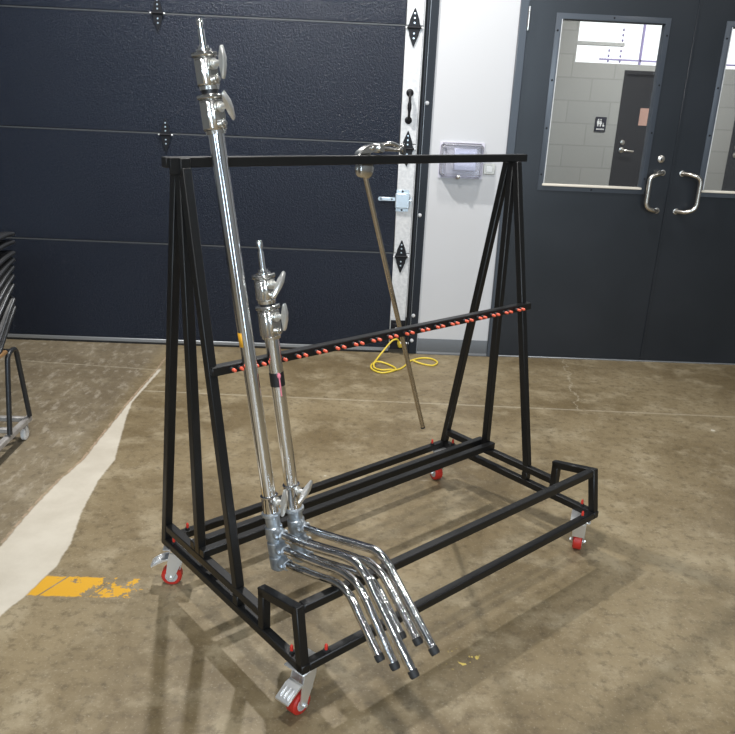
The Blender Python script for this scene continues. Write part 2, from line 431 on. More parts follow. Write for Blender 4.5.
# bottom roller bracket
bm = BM(); box(bm, (.276, -.026, .03), (.366, -.018, .218), .003); box(bm, (.290, -.045, .145), (.352, -.026, .200), .004)
rb = obj('roller_bracket', bm, M['hinge'], g)
bm = BM(); cyl(bm, (.340, -.05, .08), (.392, -.05, .08), .0065, seg=12); cyl(bm, (.304, -.052, .172), (.316, -.052, .172), .007, seg=12)
box(bm, (.285, -.031, .118), (.292, -.026, .135)); obj('roller_pin', bm, M['pinwhite'], rb)
bm = BM(); cyl(bm, (.338, -.035, .172), (.350, -.035, .172), .015, seg=14); obj('roller', bm, M['alu'], rb)
# vertical track
t1 = struct_root('trim_1', (0, D, 0))
bm = BM(); box(bm, (.400, -.012, 0), (.447, .0, 3.2), .002); box(bm, (.382, -.060, 0), (.388, .0, 3.2), .001); obj('track_angle', bm, M['track'], t1)
bm = BM(); box(bm, (.3672, -.030, .24), (.3712, -.012, 3.2), .001); obj('weather_edge', bm, M['stile'], t1)
bm = BM(); box(bm, (.3995, -.016, .12), (.4025, -.010, 3.2)); obj('track_lip', bm, M['alu'], t1)
bm = BM(); box(bm, (.372, -.004, 0), (.400, .004, 3.2)); obj('track_back', bm, M['rubber'], t1)
for z in (2.2, 1.497, .866, .249, .087):
    bm = BM(); lathe(bm, (.414, -.012, z), (0, -1, 0), [(0, .012), (.003, .012), (.008, .008), (.010, .003)], 14); obj('bolt', bm, M['pinwhite'], t1)

# ---- double doors
bm = BM()
box(bm, (.893, -.02, 0), (.940, .15, 2.19), .003); box(bm, (2.838, -.02, 0), (2.885, .15, 2.19), .003); box(bm, (.94, -.02, 2.142), (2.838, .15, 2.19), .003)
box(bm, (.94, .05, 0), (.955, .15, 2.142)); box(bm, (2.823, .05, 0), (2.838, .15, 2.142))
fr = struct('trim_2', bm, M['frame']); fr.location = (0, D, 0)
bm = BM(); box(bm, (.94, -.005, 0), (2.838, .13, .008), .002); th = struct('trim_3', bm, M['alu']); th.location = (0, D, 0)
def door_leaf(name, x0, x1, gx0, gx1, sgn):
    r = struct_root(name, (0, D, 0)); z0, z1 = .012, 2.138; gz0, gz1 = 1.072, 1.968
    bm = BM()
    for lo, hi in (((x0, z0), (gx0, z1)), ((gx1, z0), (x1, z1)), ((gx0, z0), (gx1, gz0)), ((gx0, gz1), (gx1, z1))):
        box(bm, (lo[0], 0, lo[1]), (hi[0], .045, hi[1]))
    bmesh.ops.remove_doubles(bm, verts=bm.verts[:], dist=1e-5)
    obj('leaf', bm, M['leaf'], r)
    # vision-panel frame: chamfered steel moulding
    bm = BM(); w = .030
    prof = [(-w, 0), (-w, -.006), (-.012, -.012), (.0, -.012), (.006, .012), (.006, .02), (0, .02)]
    rings = []
    for cx, cz, sx, sz in ((gx0, gz0, 1, 1), (gx1, gz0, -1, 1), (gx1, gz1, -1, -1), (gx0, gz1, 1, -1)):
        rings.append([bm.verts.new((cx + sx * a, b, cz + sz * a)) for a, b in prof])
    for i in range(4):
        A, B = rings[i], rings[(i + 1) % 4]
        for k in range(len(prof)):
            j = (k + 1) % len(prof); bm.faces.new((A[k], A[j], B[j], B[k]))
    vf = obj('glass_frame', bm, M['frame'], r)
    bm = BM()
    for k in range(4):
        zz = gz0 + .06 + k * (gz1 - gz0 - .12) / 3
        for xx in (gx0 - .016, gx1 + .016): lathe(bm, (xx, -.0095, zz), (0, -1, 0), [(0, .006), (.003, .005), (.004, .002)], 10)
    for xx in ((gx0 + gx1) / 2, ):
        for zz in (gz0 - .016, gz1 + .016): lathe(bm, (xx, -.0095, zz), (0, -1, 0), [(0, .006), (.003, .005), (.004, .002)], 10)
    obj('screw', bm, M['hinge'], vf)
    bm = BM(); box(bm, (gx0 - .006, -.020, gz0 - .004), (gx1 + .006, .018, gz0 + .009), .003); obj('glazing_bead', bm, M['bead'], vf, 'cream strip along the foot of the glass')
    bm = BM(); box(bm, (gx0 + .001, -.011, gz0 + .01), (gx0 + .006, .018, gz1)); obj('glazing_strip', bm, M['stile'], vf, 'pale strip beside the glass')
    bm = BM(); box(bm, (gx0, .02, gz0), (gx1, .026, gz1)); obj('glass_pane', bm, M['glass'], r)
    # offset pull handle
    xm = x1 - .052 if sgn < 0 else x0 + .060
    xg = xm + sgn * .092
    bm = BM(); tube(bm, smooth_path([(xm, 0, 1.170), (xm + sgn * .035, -.055, 1.170), (xg, -.060, 1.150), (xg, -.060, .975), (xm + sgn * .035, -.055, .950), (xm, 0, .950)], .032, 8), .0125, 16)
    hd = obj('handle', bm, M['satin'], r)
    bm = BM()
    for z in (1.170, .950): lathe(bm, (xm, 0, z), (0, -1, 0), [(0, .017), (.003, .017), (.004, .012)], 16)
    obj('rose', bm, M['satin'], hd)
    return r
d2 = door_leaf('door_2', .944, 1.882, 1.128, 1.708, -1)
d3 = door_leaf('door_3', 1.887, 2.834, 2.080, 2.660, 1)
bm = BM(); lathe(bm, (1.807, 0, 1.248), (0, -1, 0), [(0, .021), (.006, .021), (.009, .016), (.010, .004)], 20); lk = obj('lock_cylinder', bm, M['satin'], d2)
bm = BM(); box(bm, (1.8045, -.0115, 1.238), (1.8095, -.0095, 1.256)); obj('keyway', bm, M['hinge'], lk)
bm = BM(); lathe(bm, (.942, -.024, 1.96), (0, 0, 1), [(-.06, .007), (.06, .007)], 12); lathe(bm, (.942, -.024, 1.30 - .9), (0, 0, 1), [(-.06, .007), (.06, .007)], 12); obj('hinge', bm, M['satin'], d2)
bm = BM(); box(bm, (1.877, -.006, .02), (1.888, .0, 2.13), .001); obj('astragal', bm, M['leaf'], d2)

# ---- corridor seen through the glass
YC = 7.5
bm = BM(); box(bm, (.9, YC, 0), (2.49, YC + .15, 1.935)); box(bm, (3.41, YC, 0), (3.60, YC + .15, 1.935)); box(bm, (4.5, YC, 0), (5.5, YC + .15, 1.935))
box(bm, (.9, YC, 1.935), (2.02, YC + .15, 2.9)); box(bm, (4.3, YC, 1.935), (5.5, YC + .15, 2.9)); box(bm, (2.02, YC, 2.62), (4.3, YC + .15, 2.9)); box(bm, (2.49, YC, 1.885), (3.41, YC + .15, 1.935)); box(bm, (3.60, YC, 1.885), (4.5, YC + .15, 1.935))
bmesh.ops.remove_doubles(bm, verts=bm.verts[:], dist=1e-5); struct('wall_corridor', bm, M['block'])
for nm, lo, hi in (('wall_corridor_left', (.75, D + .15, 0), (.9, YC + .15, 2.9)), ('wall_corridor_right', (5.5, D + .15, 0), (5.65, YC + .15, 2.9))):
    bm = BM(); box(bm, lo, hi); struct(nm, bm, M['cmu'])
bm = BM(); box(bm, (.75, D + .15, 2.9), (5.65, YC + .15, 3.0)); struct('ceiling_corridor', bm, M['wall'])
w = struct_root('window_1', (0, YC, 0))  # glowing stand-in for high hall windows mirrored in the door glass
bm = BM(); box(bm, (2.02, .09, 1.935), (4.3, .10, 2.62)); obj('pane', bm, M['window_glow'], w)
bm = BM(); box(bm, (2.02, .01, 2.085), (2.46, .07, 2.115), .003); obj('lintel_bar', bm, M['cmu'], w)
bm = BM(); box(bm, (2.62, .02, 1.935), (2.635, .05, 2.62)); box(bm, (2.25, .02, 1.965), (4.3, .05, 1.978)); obj('mullion', bm, M['mull'], w)
bm = BM()
for k in range(7): lathe(bm, (2.44, .03, 1.945 + k * .045), (0, 0, 1), [(0, .003), (.006, .009), (.018, .009), (.024, .003)], 10)
for k in range(3): lathe(bm, (2.33, .03, 1.945 + k * .045), (0, 0, 1), [(0, .003), (.006, .009), (.018, .009), (.024, .003)], 10)
obj('bead_string', bm, M['mull'], w)
for nm, a, b in (('door_4', 2.49, 3.41), ('door_5', 3.60, 4.5)):
    r = struct_root(nm, (0, YC, 0))
    bm = BM(); box(bm, (a + .03, .03, .01), (b - .03, .07, 1.855)); obj('leaf', bm, M['darkdoor'], r)
    bm = BM()
    for lo, hi in (((a, 0, 0), (a + .03, .1, 1.885)), ((b - .03, 0, 0), (b, .1, 1.885)), ((a + .03, 0, 1.855), (b - .03, .1, 1.885))): box(bm, lo, hi)
    obj('frame', bm, M['darkdoor'], r)
    bm = BM(); lathe(bm, (a + .085, .03, 1.175), (0, -1, 0), [(0, .026), (.008, .026), (.012, .012), (.05, .012)], 16)
    tube(bm, smooth_path([(a + .085, -.02, 1.175), (a + .11, -.03, 1.172), (a + .18, -.03, 1.168)], .02), .010, 10)
    lathe(bm, (a + .085, .03, 1.245), (0, -1, 0), [(0, .022), (.010, .022), (.013, .012)], 16)
    obj('handle', bm, M['satin'], r)
n_ = obj('paper_notice', BM(), M['paper'])
bm = BM(); box(bm, (2.700, -.002, 1.405), (2.790, .0, 1.560)); bm.to_mesh(n_.data); bm.free(); n_.location = (0, YC + .03, 0)
tag(n_, 'small salmon paper taped on the dark door seen through the glass', 'notice')
s = thing('restroom_sign', 'small black restroom sign with white figures on block wall behind glass', 'sign', (2.33, YC, 1.40))
bm = BM(); box(bm, (-.052, -.012, -.066), (.052, 0, .066), .003); obj('plate', bm, M['sign'], s)
bm = BM()
def fig(x, dress):
    lathe(bm, (x, -.0118, .041), (0, -1, 0), [(0, .0065), (.002, .0065)], 14)
    if dress: prism(bm, [(-.006, .028), (.006, .028), (.014, .000), (.006, .000), (.006, -.022), (-.006, -.022), (-.006, 0), (-.014, 0)], (x, -.013, 0.002), (1, 0, 0), (0, 0, 1), .002)
    else: prism(bm, [(-.011, .030), (.011, .030), (.011, .002), (.006, .002), (.006, -.022), (-.006, -.022), (-.006, .002), (-.011, .002)], (x, -.013, 0.002), (1, 0, 0), (0, 0, 1), .002)
fig(-.026, False); fig(-.002, True)
obj('figure', bm, M['signwhite'], s)
bm = BM(); lathe(bm, (.026, -.0118, -.012), (0, -1, 0), [(0, .010), (.002, .010)], 14); box(bm, (.020, -.014, -.004), (.025, -.012, .014)); obj('wheelchair_symbol', bm, M['signwhite'], s)
bm = BM()
for k in range(8): box(bm, (-.036 + k * .0092, -.014, -.050), (-.036 + k * .0092 + .0066, -.0118, -.038))
obj('caption', bm, M['signwhite'], s)

# ---- thermostat guard and plate on the white wall
tg = thing('thermostat_guard', 'clear plastic locking guard box over a thermostat on white wall', 'thermostat', (.636, D, 1.19))
bm = BM(); W2, H2, dp = .126, .098, .075
a = [(-W2, -H2), (W2, -H2), (W2, H2), (-W2, H2)]
bv = [bm.verts.new((x, -.004, z)) for x, z in a]; fv = [bm.verts.new((x * .9, -dp, z * .88)) for x, z in a]
side = [bm.faces.new((bv[i], bv[(i + 1) % 4], fv[(i + 1) % 4], fv[i])) for i in range(4)]; ff = bm.faces.new(fv)
bmesh.ops.bevel(bm, geom=list(set(ff.edges) | {e for f in side for e in f.edges if e.verts[0] in bv and e.verts[1] in fv or e.verts[1] in bv and e.verts[0] in fv}), offset=.014, segments=3, affect='EDGES')
cv = obj('cover', bm, M['clear'], tg)
sm = cv.modifiers.new('thick', 'SOLIDIFY'); sm.thickness = .0025
bm = BM()
for lo, hi in (((-W2 - .004, -.006, -H2 - .004), (W2 + .004, 0, -H2 + .010)), ((-W2 - .004, -.006, H2 - .010), (W2 + .004, 0, H2 + .004)), ((-W2 - .004, -.006, -H2 + .01), (-W2 + .008, 0, H2 - .01)), ((W2 - .008, -.006, -H2 + .01), (W2 + .004, 0, H2 - .01))): box(bm, lo, hi)
obj('base_ring', bm, mat('lavender_plastic', (.66, .63, .70), .35), tg)
bm = BM(); lathe(bm, (-.018, -.062, -.088), (0, -1, 0), [(0, .010), (.012, .010), (.014, .006)], 14); obj('lock', bm, M['satin'], tg)
bm = BM(); box(bm, (-.045, -.03, -.055), (.085, 0, .07), .005); th2 = obj('thermostat', bm, M['screen'], tg)
bm = BM(); box(bm, (-.02, -.033, -.005), (.06, -.029, .045), .001); obj('display', bm, mat('display_grey', (.50, .53, .64), .3), th2)
sp = thing('wall_plate', 'small blank grey steel plate right of the clear guard box', 'wall plate', (.804, D, 1.148))
bm = BM(); box(bm, (-.034, -.008, -.030), (.034, 0, .030), .003); obj('plate', bm, mat('grey_plate', (.55, .54, .50), .4, .3), sp)
bm = BM(); box(bm, (-.018, -.011, -.016), (.018, -.007, .016), .002); obj('insert', bm, M['whiteplastic'], sp)

# ------------------------------------------------------------------ rolling rack
CX, CY, CA = -.0773, 1.5146, .6935
def cw(u, v, z=0): return (CX + math.cos(CA) * u - math.sin(CA) * v, CY + math.sin(CA) * u + math.cos(CA) * v, z)
cart = thing('stand_rack', 'black steel A-frame rolling rack on red wheels holding chrome light stands', 'rack', (CX, CY, 0), CA)
L, DP, T = 1.2754, .748, .025
ZB, Z1, ZL2, ZLF = .1413, .222, .286, .319     # underside, upper rail top, lip rear top, lip front top
VB, ZT, VL, VF, VM = .510, 1.330, .198, .299, .505
VT = .028                                       # rake of the front posts
h_ = T / 2
def bars(name, a, b, w=T, h=T, up=(0, 0, 1), bev=.0022):
    bm = BM(); bar(bm, a, b, w, h, bev, V(up)); return obj(name, bm, M['black'], cart)
for u in (h_, L - h_):
    bars('side_rail', (u, .0, ZB + h_), (u, DP - T * .6, ZB + h_))
    bars('upper_rail', (u, VL - .002, Z1 - h_), (u, DP - .036, Z1 - h_))
    bars('lip_rear_post', (u, VL - h_, ZB + T), (u, VL - h_, ZL2 - .004), up=(0, 1, 0))
    bars('lip_top_rail', (u, VT + .012, ZLF - h_ - .0015), (u, VL, ZL2 - h_))
    bars('corner_post', (u, h_, ZB), (u, VT + h_, ZLF - .001), up=(0, 1, 0))
    bars('rail_post', (u, VF + h_, ZB + T), (u, VF + h_, Z1 - T), up=(0, 1, 0))
    tu = u - (.016 if u < .5 else 0)
    bars('leg', (u, DP - h_ + .002, ZB), (tu, VB + h_ + .023, ZT - .026), up=(0, 1, 0))
    bars('leg', (u, VM + h_, Z1), (tu, VB + h_ + .002, ZT - .024), up=(0, 1, 0))
    bars('leg', (u, VF + h_, Z1 - .002), (tu, VB - .004, ZT - .026), up=(0, 1, 0))
bars('rear_rail', (T, DP - h_, ZB + h_), (L - T, DP - h_, ZB + h_))
bars('front_rail', (T, h_, ZB + h_), (L - T, h_, ZB + h_))
bars('fence_rail', (T, VT + h_, ZLF - h_ - .001), (L - T, VT + h_, ZLF - h_ - .001))
bars('base_tube', (.001, VM - h_ - .001, Z1 + h_), (L, VM - h_ - .001, Z1 + h_))
bars('base_tube', (.001, VM + T + h_ + .004, Z1 + h_), (L, VM + T + h_ + .004, Z1 + h_))
bars('top_beam', (-.05, VB + h_, ZT - h_), (L + .05, VB + h_, ZT - h_))
bm = BM(); box(bm, (-.042, VB - .006, ZT - .040), (-.010, VB + .001, ZT - .001), .001); box(bm, (-.018, VB - .012, ZT - .045), (.010, VB, ZT - .002), .002); obj('gusset', bm, M['black'], cart)
# peg bar
ZP, VP = .8125, .394
pb = bars('peg_bar', (-.004, VP + .0125, ZP), (1.288, VP + .0125, ZP))
bm = BM(); box(bm, (-.0055, VP + .004, ZP - .008), (-.0035, VP + .021, ZP + .008)); obj('end_plug', bm, M['rubber'], pb)
bmp = BM(); cyl(bmp, (0, 0, 0), (0, -.010, 0), .0050, seg=12); pe0 = obj('peg', bmp, M['rubber'], pb)
bmp = BM(); lathe(bmp, (0, -.008, 0), (0, -1, 0), [(0, .0046), (.011, .0046), (.014, .0036), (.015, .002)], 14); cp0 = obj('peg_cap', bmp, M['pincap'], pb)
first = True
for k in range(18):
    for dx in (-.0115, .0115):
        u = .0615 + .0676 * k + dx
        a, b_ = (pe0, cp0) if first else (pe0.copy(), cp0.copy())
        if not first:
            C.objects.link(a); C.objects.link(b_)
        first = False
        a.location = b_.location = (u, VP, ZP + .001)
# bolt ends with red caps beside the casters
bm = BM(); cyl(bm, (0, 0, 0), (0, 0, .006), .008, seg=6); bo0 = obj('nut', bm, M['rubber'], cart)
bm = BM(); lathe(bm, (0, 0, .005), (0, 0, 1), [(0, .0044), (.012, .0044), (.016, .0032), (.018, .001)], 12); bc0 = obj('bolt_cap', bm, M['redcap'], cart)
first = True
for u, v in ((h_, .062), (.083, h_), (L - h_, .062), (L - .083, h_), (.085, DP - h_), (h_, DP - .062), (L - .083, DP - h_), (L - h_, DP - .062)):
    a, b_ = (bo0, bc0) if first else (bo0.copy(), bc0.copy())
    if not first: C.objects.link(a); C.objects.link(b_)
    first = False
    a.location = b_.location = (u, v, ZB + T)
# casters
RW = .032
def make_caster():
    bm = BM(); box(bm, (-.042, -.034, .136), (.042, .034, .1413), .002)
    lathe(bm, (0, 0, .137), (0, 0, -1), [(0, .030), (.006, .032), (.013, .030), (.018, .022)], 24)
    for s in (1, -1):
        prism(bm, [(-.022, .121), (.024, .121), (.030, .095), (.038, .040), (.032, .026), (.018, .026), (.004, .05), (-.018, .10)], (0, s * .0205, 0), (1, 0, 0), (0, 0, 1), .003)
    box(bm, (-.022, -.022, .117), (.024, .022, .121), .001)
    bar(bm, (-.021, 0, .119), (-.006, 0, .060), .040, .003, .0005, V((1, 0, .2)))
    k = obj('caster', bm, M['castersteel'], cart)
    cxw = .022
    bm = BM(); lathe(bm, (cxw, -.0155, RW), (0, 1, 0), [(0, .021), (.0, .028), (.004, RW), (.027, RW), (.031, .028), (.031, .021)], 32); obj('wheel', bm, M['red'], k)
    bm = BM(); lathe(bm, (cxw, -.0165, RW), (0, 1, 0), [(0, .008), (0, .019), (.003, .0215), (.030, .0215), (.033, .019), (.033, .008)], 28); obj('wheel_hub', bm, M['hubgrey'], k)
    bm = BM(); cyl(bm, (cxw, -.028, RW), (cxw, .028, RW), .0055, seg=6); obj('axle', bm, M['castersteel'], k)
    # tread brake pedal sticking out past the wheel
    bm = BM()
    prism(bm, [(.030, .100), (.048, .097), (.084, .074), (.083, .068), (.046, .090), (.030, .093)], (0, 0, 0), (1, 0, 0), (0, 0, 1), .044, .001)
    for q in (-.012, 0, .012):
        bar(bm, (.054, q, .0955), (.078, q, .0800), .005, .006, .001)
    obj('brake_pedal', bm, M['castersteel'], k)
    return k
k0 = make_caster()
for i, (u, v, a) in enumerate(((.038, .712, PI + .05), (.038, .040, -2.25), (L - .054, .712, PI / 2 + .45), (L - .040, .042, PI / 2 - .35))):
    k = k0 if i == 0 else dup(k0, cart)
    k.location = (u, v, 0); k.rotation_euler = (0, 0, a - CA)

# ------------------------------------------------------------------ light stands
def wing(bm, o, n, along, s=1.0, out=.03):
    """T-handle: stem along n then a tapered wing lying along 'along'"""
    o, n, al = V(o), V(n).normalized(), V(along).normalized()
    al = (al - n * al.dot(n)).normalized()
    lathe(bm, o, n, [(0, .0125), (.004, .0125), (.005, .007), (out, .006)], 14)
    p = [(-.036, -.005), (-.034, -.009), (-.012, -.004), (.0, -.012), (.012, -.006), (.034, .001), (.036, .006), (.030, .009), (.010, .010), (-.006, .010), (-.030, .000)]
    prism(bm, [(a * s, b * s * .8) for a, b in p], o + n * (out + .004), al, n, .014 * s, .003)
def stand(label, B, d, ub, top, legs, rings, sleeve, wings, roll):
    B, d = V(B), V(d).normalized()
    r = thing('light_stand', label, 'light stand', cw(B.x, B.y, B.z), CA, 'chrome light stands leaning on the rack')
    P_ = lambda s: d * s
    # local frame around the axis: nx towards the viewer's right, ny towards the front
    nx = V((1, 0, 0)); nx = (nx - d * nx.dot(d)).normalized(); ny = d.cross(nx)   # ny points to the rear
    def around(a): return nx * math.cos(a) - ny * math.sin(a)                      # a = 90 deg -> front
    c0, c1, k0, k1, s0, s1 = top          # lower clamp, upper clamp, stud
    RC = .0190
    bm = BM(); cyl(bm, P_(sleeve[0]), P_(c0 + .01), RC, seg=32); obj('column', bm, M['chrome'], r)
    # base sleeve
    bm = BM(); lathe(bm, P_(0), d, [(sleeve[0], .0225), (sleeve[1] - .006, .0225), (sleeve[1] - .004, .024), (sleeve[1], .024), (sleeve[1] + .001, .021)], 32); sl = obj('base_sleeve', bm, M['chrome'], r)
    w_ = wings[2]; bm = BM(); wing(bm, P_(sleeve[1] - .018) + around(w_[0]) * .021, around(w_[0]), d * math.sin(w_[1]) + around(w_[0] + PI / 2) * math.cos(w_[1]), 1.05, .020); obj('knob', bm, M['knobmetal'], sl)
    # clamps
    def clamp(a, b, w, top=True):
        bm = BM(); hw = .0215 * w; rot = Matrix((around(roll + PI / 2) * -1, around(roll), d)).transposed().to_4x4()
        fwd = around(roll); sd = around(roll + PI / 2)
        mt = Matrix((sd, d.cross(sd), d)).transposed().to_4x4()
        box(bm, (-hw, -hw, a + .006), (hw, hw, b - .008), .006, mt)
        lathe(bm, P_(a), d, [(0, .0225 * w), (.008, .0235 * w), (.010, .0215 * w)], 28)
        box(bm, (-hw * 1.06, -hw * 1.06, b - .011), (hw * 1.06, hw * 1.06, b), .003, mt)
        # vertical ribs and a boss on the casting
        box(bm, (-hw - .003, -.008, a + .008), (-hw + .003, .008, a + (b - a) * .52), .002, mt)
        box(bm, (-.008, -hw - .003, a + .008), (.008, -hw + .003, a + (b - a) * .52), .002, mt)
        box(bm, (hw - .002, -.012, a + .010), (hw + .005, .012, b - .016), .003, mt)
        return obj('clamp', bm, M['casting'], r), mt
    for (a, b, w), wg in (((c0, c1, 1.06), wings[0]), ((k0, k1, 1.0), wings[1])):
        cl, mt = clamp(a, b, w)
        n = around(wg[0]); bm = BM()
        wing(bm, P_(a + (b - a) * .66) + n * .0225 * w, n, d * math.sin(wg[1]) + around(wg[0] + PI / 2) * math.cos(wg[1]), 1.0, .022); obj('knob', bm, M['knobmetal'], cl)
        bm = BM(); lathe(bm, P_(a + .022) + n * .0215 * w, n, [(0, .010), (.006, .010), (.008, .007)], 16); lathe(bm, P_(a + .022) + n * (.0215 * w + .008), n, [(0, .0055), (.004, .0055)], 6); obj('bolt', bm, M['casting'], cl)
    bm = BM(); cyl(bm, P_(c1 - .001), P_(k0 + .001), .0195, seg=24); obj('washer', bm, M['tape'], r)
    # top stud
    bm = BM(); lathe(bm, P_(0), d, [(k1, .017), (k1 + .002, .019), (k1 + .006, .019), (k1 + .008, .013), (k1 + .013, .013)], 24); obj('collar', bm, M['chrome'], r)
    bm = BM(); lathe(bm, P_(0), d, [(s0, .0078), (s0 + (s1 - s0) * .62, .0078), (s0 + (s1 - s0) * .64, .0055), (s0 + (s1 - s0) * .76, .0055), (s0 + (s1 - s0) * .79, .0080), (s1 - .005, .0080), (s1, .0060)], 18); obj('stud', bm, M['chrome'], r)
    # turtle hub: flange and one ring for each leg
    bm = BM(); lathe(bm, P_(0), d, [(sleeve[0] - .006, .0245), (sleeve[0] - .003, .0275), (sleeve[0] + .004, .0275), (sleeve[0] + .006, .024)], 32)
    lathe(bm, P_(0), d, [(rings[2] - .026, .016), (rings[2] - .022, .020), (sleeve[0] - .002, .0205)], 28); hb = obj('hub', bm, M['galv'], r)
    for k, s in enumerate(rings):
        pts = [V(p) - B for p in legs[k]]
        n = (pts[1] - pts[0]); n = (n - d * n.dot(d)).normalized()
        bm = BM(); lathe(bm, P_(0), d, [(s - .021, .021), (s - .018, .0245), (s + .015, .0245), (s + .018, .021)], 28)
        lathe(bm, P_(s), n, [(.012, .0185), (.026, .0185), (.030, .016), (.044, .015), (.046, .0115)], 20)
        for q in (1, -1): lathe(bm, P_(s) + n * .032, n.cross(d) * q, [(.010, .0075), (.0195, .0075), (.0215, .005)], 6)
        obj('leg_socket', bm, M['galv'], hb)
        start = P_(s) + n * .036
        path = catmull([start] + pts[1:-1], 6)[:-1]
        path = catmull([start, *pts[1:]], 8)
        # straighten the foot end
        bm = BM(); tube(bm, path, .0112, 16); lg = obj('leg', bm, M['legchrome'], r)
        e = path[-1]; dd = (path[-1] - path[-3]).normalized()
        bm = BM(); lathe(bm, e - dd * .010, dd, [(0, .0118), (.013, .0120), (.018, .0100)], 18); obj('foot', bm, M['rubber'], lg)
    return r, P_, around, d

def leg3(u, pts): return [(u, v, z) for v, z in pts]
ut = .125
tall, PT, art, dt = stand('tall chrome light stand leaning on the peg bar, near the left A-frame', (.125, .3035, .342), (-.0705, .1359, .9882), ut,
    (1.057, 1.147, 1.156, 1.2395, 1.2485, 1.312),
    [leg3(ut, [(.2766, .3582), (.1593, .3833), (.068, .4093), (.0151, .4254), (-.0363, .4332), (-.0768, .4183), (-.108, .389), (-.182, .3205), (-.2539, .2548)]),
     leg3(ut, [(.2761, .3116), (.2065, .3304), (.08, .3625), (.0128, .3801), (-.0408, .3789), (-.074, .3590), (-.098, .335), (-.1917, .2355)]),
     leg3(ut, [(.2691, .2678), (.2056, .2887), (.10, .3185), (.0323, .3379), (-.0121, .3355), (-.040, .317), (-.0665, .2912), (-.1399, .2244)])],
    (.012, -.034, -.078), (.066, .1205), ((1.22, 1.02), (1.18, 1.55), (1.15, 1.8)), 1.25)
bm = BM(); sA, sB = PT(.535), PT(.565)
lathe(bm, PT(0), dt, [(.538, .0193), (.575, .0193)], 24)
bmesh.ops.delete(bm, geom=[f for f in bm.faces if len(f.verts) > 4], context='FACES')
keep = V((-1, .25, 0)).normalized()
bmesh.ops.delete(bm, geom=[f for f in bm.faces if (f.calc_center_median() - dt * f.calc_center_median().dot(dt)).normalized().dot(keep) < .80], context='FACES')
o_ = obj('sticker', bm, M['orange'], tall)
sm = o_.modifiers.new('t', 'SOLIDIFY'); sm.thickness = .0005
us = .205
short, PS, ars, ds = stand('short chrome light stand with black tape and a pink strip on its column', (.205, .317, .3546), (-.0802, .1113, .9905), us,
    (.532, .6205, .6265, .7015, .711, .788),
    [leg3(us, [(.2733, .348), (.15, .382), (.0264, .4162), (-.0249, .4266), (-.0643, .4132), (-.095, .387), (-.2386, .2681)]),
     leg3(us, [(.272, .301), (.1107, .353), (.05, .3685), (.003, .3808), (-.0446, .3741), (-.075, .354), (-.1846, .2606)]),
     leg3(us, [(.265, .257), (.15, .297), (.06, .324), (-.0033, .3365), (-.0329, .3245), (-.055, .308), (-.1291, .2413)])],
    (-.011, -.057, -.102), (.036, .1115), ((1.22, 1.6), (1.30, 2.2), (1.2, 2.55)), 1.25)
bm = BM(); lathe(bm, PS(0), ds, [(.402, .0196), (.440, .0196)], 24); tp = obj('tape', bm, M['tape'], short, 'black tape band')
bm = BM(); fa = ars(1.85); sd_ = ars(1.85 + PI / 2)
mt = Matrix((sd_, ds.cross(sd_), ds)).transposed().to_4x4()
bar(bm, PS(.437) + fa * .0205, PS(.376) + fa * .0205, .0035, .0035, .0008); lathe(bm, PS(.428) + fa * .0205, ds, [(0, .004), (.006, .0055), (.012, .003)], 10)
obj('strip', bm, M['pink'], short, 'pink strip hanging on the tape')

# ------------------------------------------------------------------ grip arm on the beam
ra = V((.609, .549, 1.270)); rb_ = V((.935, .549, .373))
arm = thing('grip_arm', 'thin bronze grip arm with clamp head hanging off the top beam', 'grip arm', cw(ra.x, ra.y, ra.z), CA)
bm = BM(); cyl(bm, (0, 0, 0), rb_ - ra, .0080, seg=20); obj('rod', bm, M['rod'], arm)
bm = BM(); e = rb_ - ra; lathe(bm, e - e.normalized() * .004, e, [(0, .0084), (.006, .0084), (.008, .006)], 16); obj('end_plug', bm, M['rubber'], arm)
bm = BM(); hd0 = V((-.002, .0, .018))
lathe(bm, hd0 + V((0, .020, 0)), (0, -1, 0), [(0, .020), (.006, .026), (.014, .026), (.016, .022), (.020, .022), (.022, .026), (.032, .026), (.036, .020)], 28)
bar(bm, hd0 + V((0, .004, .0)), hd0 + V((.01, .006, .060)), .026, .020, .004)
hd = obj('grip_head', bm, M['casting'], arm)
bm = BM()   # clamp jaws and body lying on top of the beam
zt = ZT - ra.z
prism(bm, [(-.046, .000), (-.042, .008), (-.016, .022), (.012, .030), (.032, .026), (.048, .015), (.042, .006), (.020, .011), (.004, .010), (-.016, .001)], (.0, -.012, zt + .001), (1, 0, 0), (0, 0, 1), .026, .003)
lathe(bm, V((.036, .006, zt + .019)), (0, -1, 0), [(0, .010), (.004, .014), (.034, .014), (.038, .010)], 20)
lathe(bm, V((.002, .004, zt + .020)), (0, -1, 0), [(0, .007), (.033, .007), (.035, .004)], 6)
obj('jaw', bm, M['casting'], hd)
bm = BM()   # tee handle with its round end
tube(bm, catmull([(.036, -.012, zt + .020), (.062, -.014, zt + .030), (.092, -.016, zt + .031), (.126, -.012, zt + .020)], 5), .0068, 12)
tube(bm, catmull([(.050, -.014, zt + .018), (.075, -.012, zt + .016), (.118, -.018, zt + .014)], 5), .0055, 12)
lathe(bm, V((.128, -.010, zt + .017)), (.45, -.88, .05), [(0, .010), (.003, .0165), (.012, .0165), (.014, .0145)], 24)
obj('tee_handle', bm, M['casting'], hd)

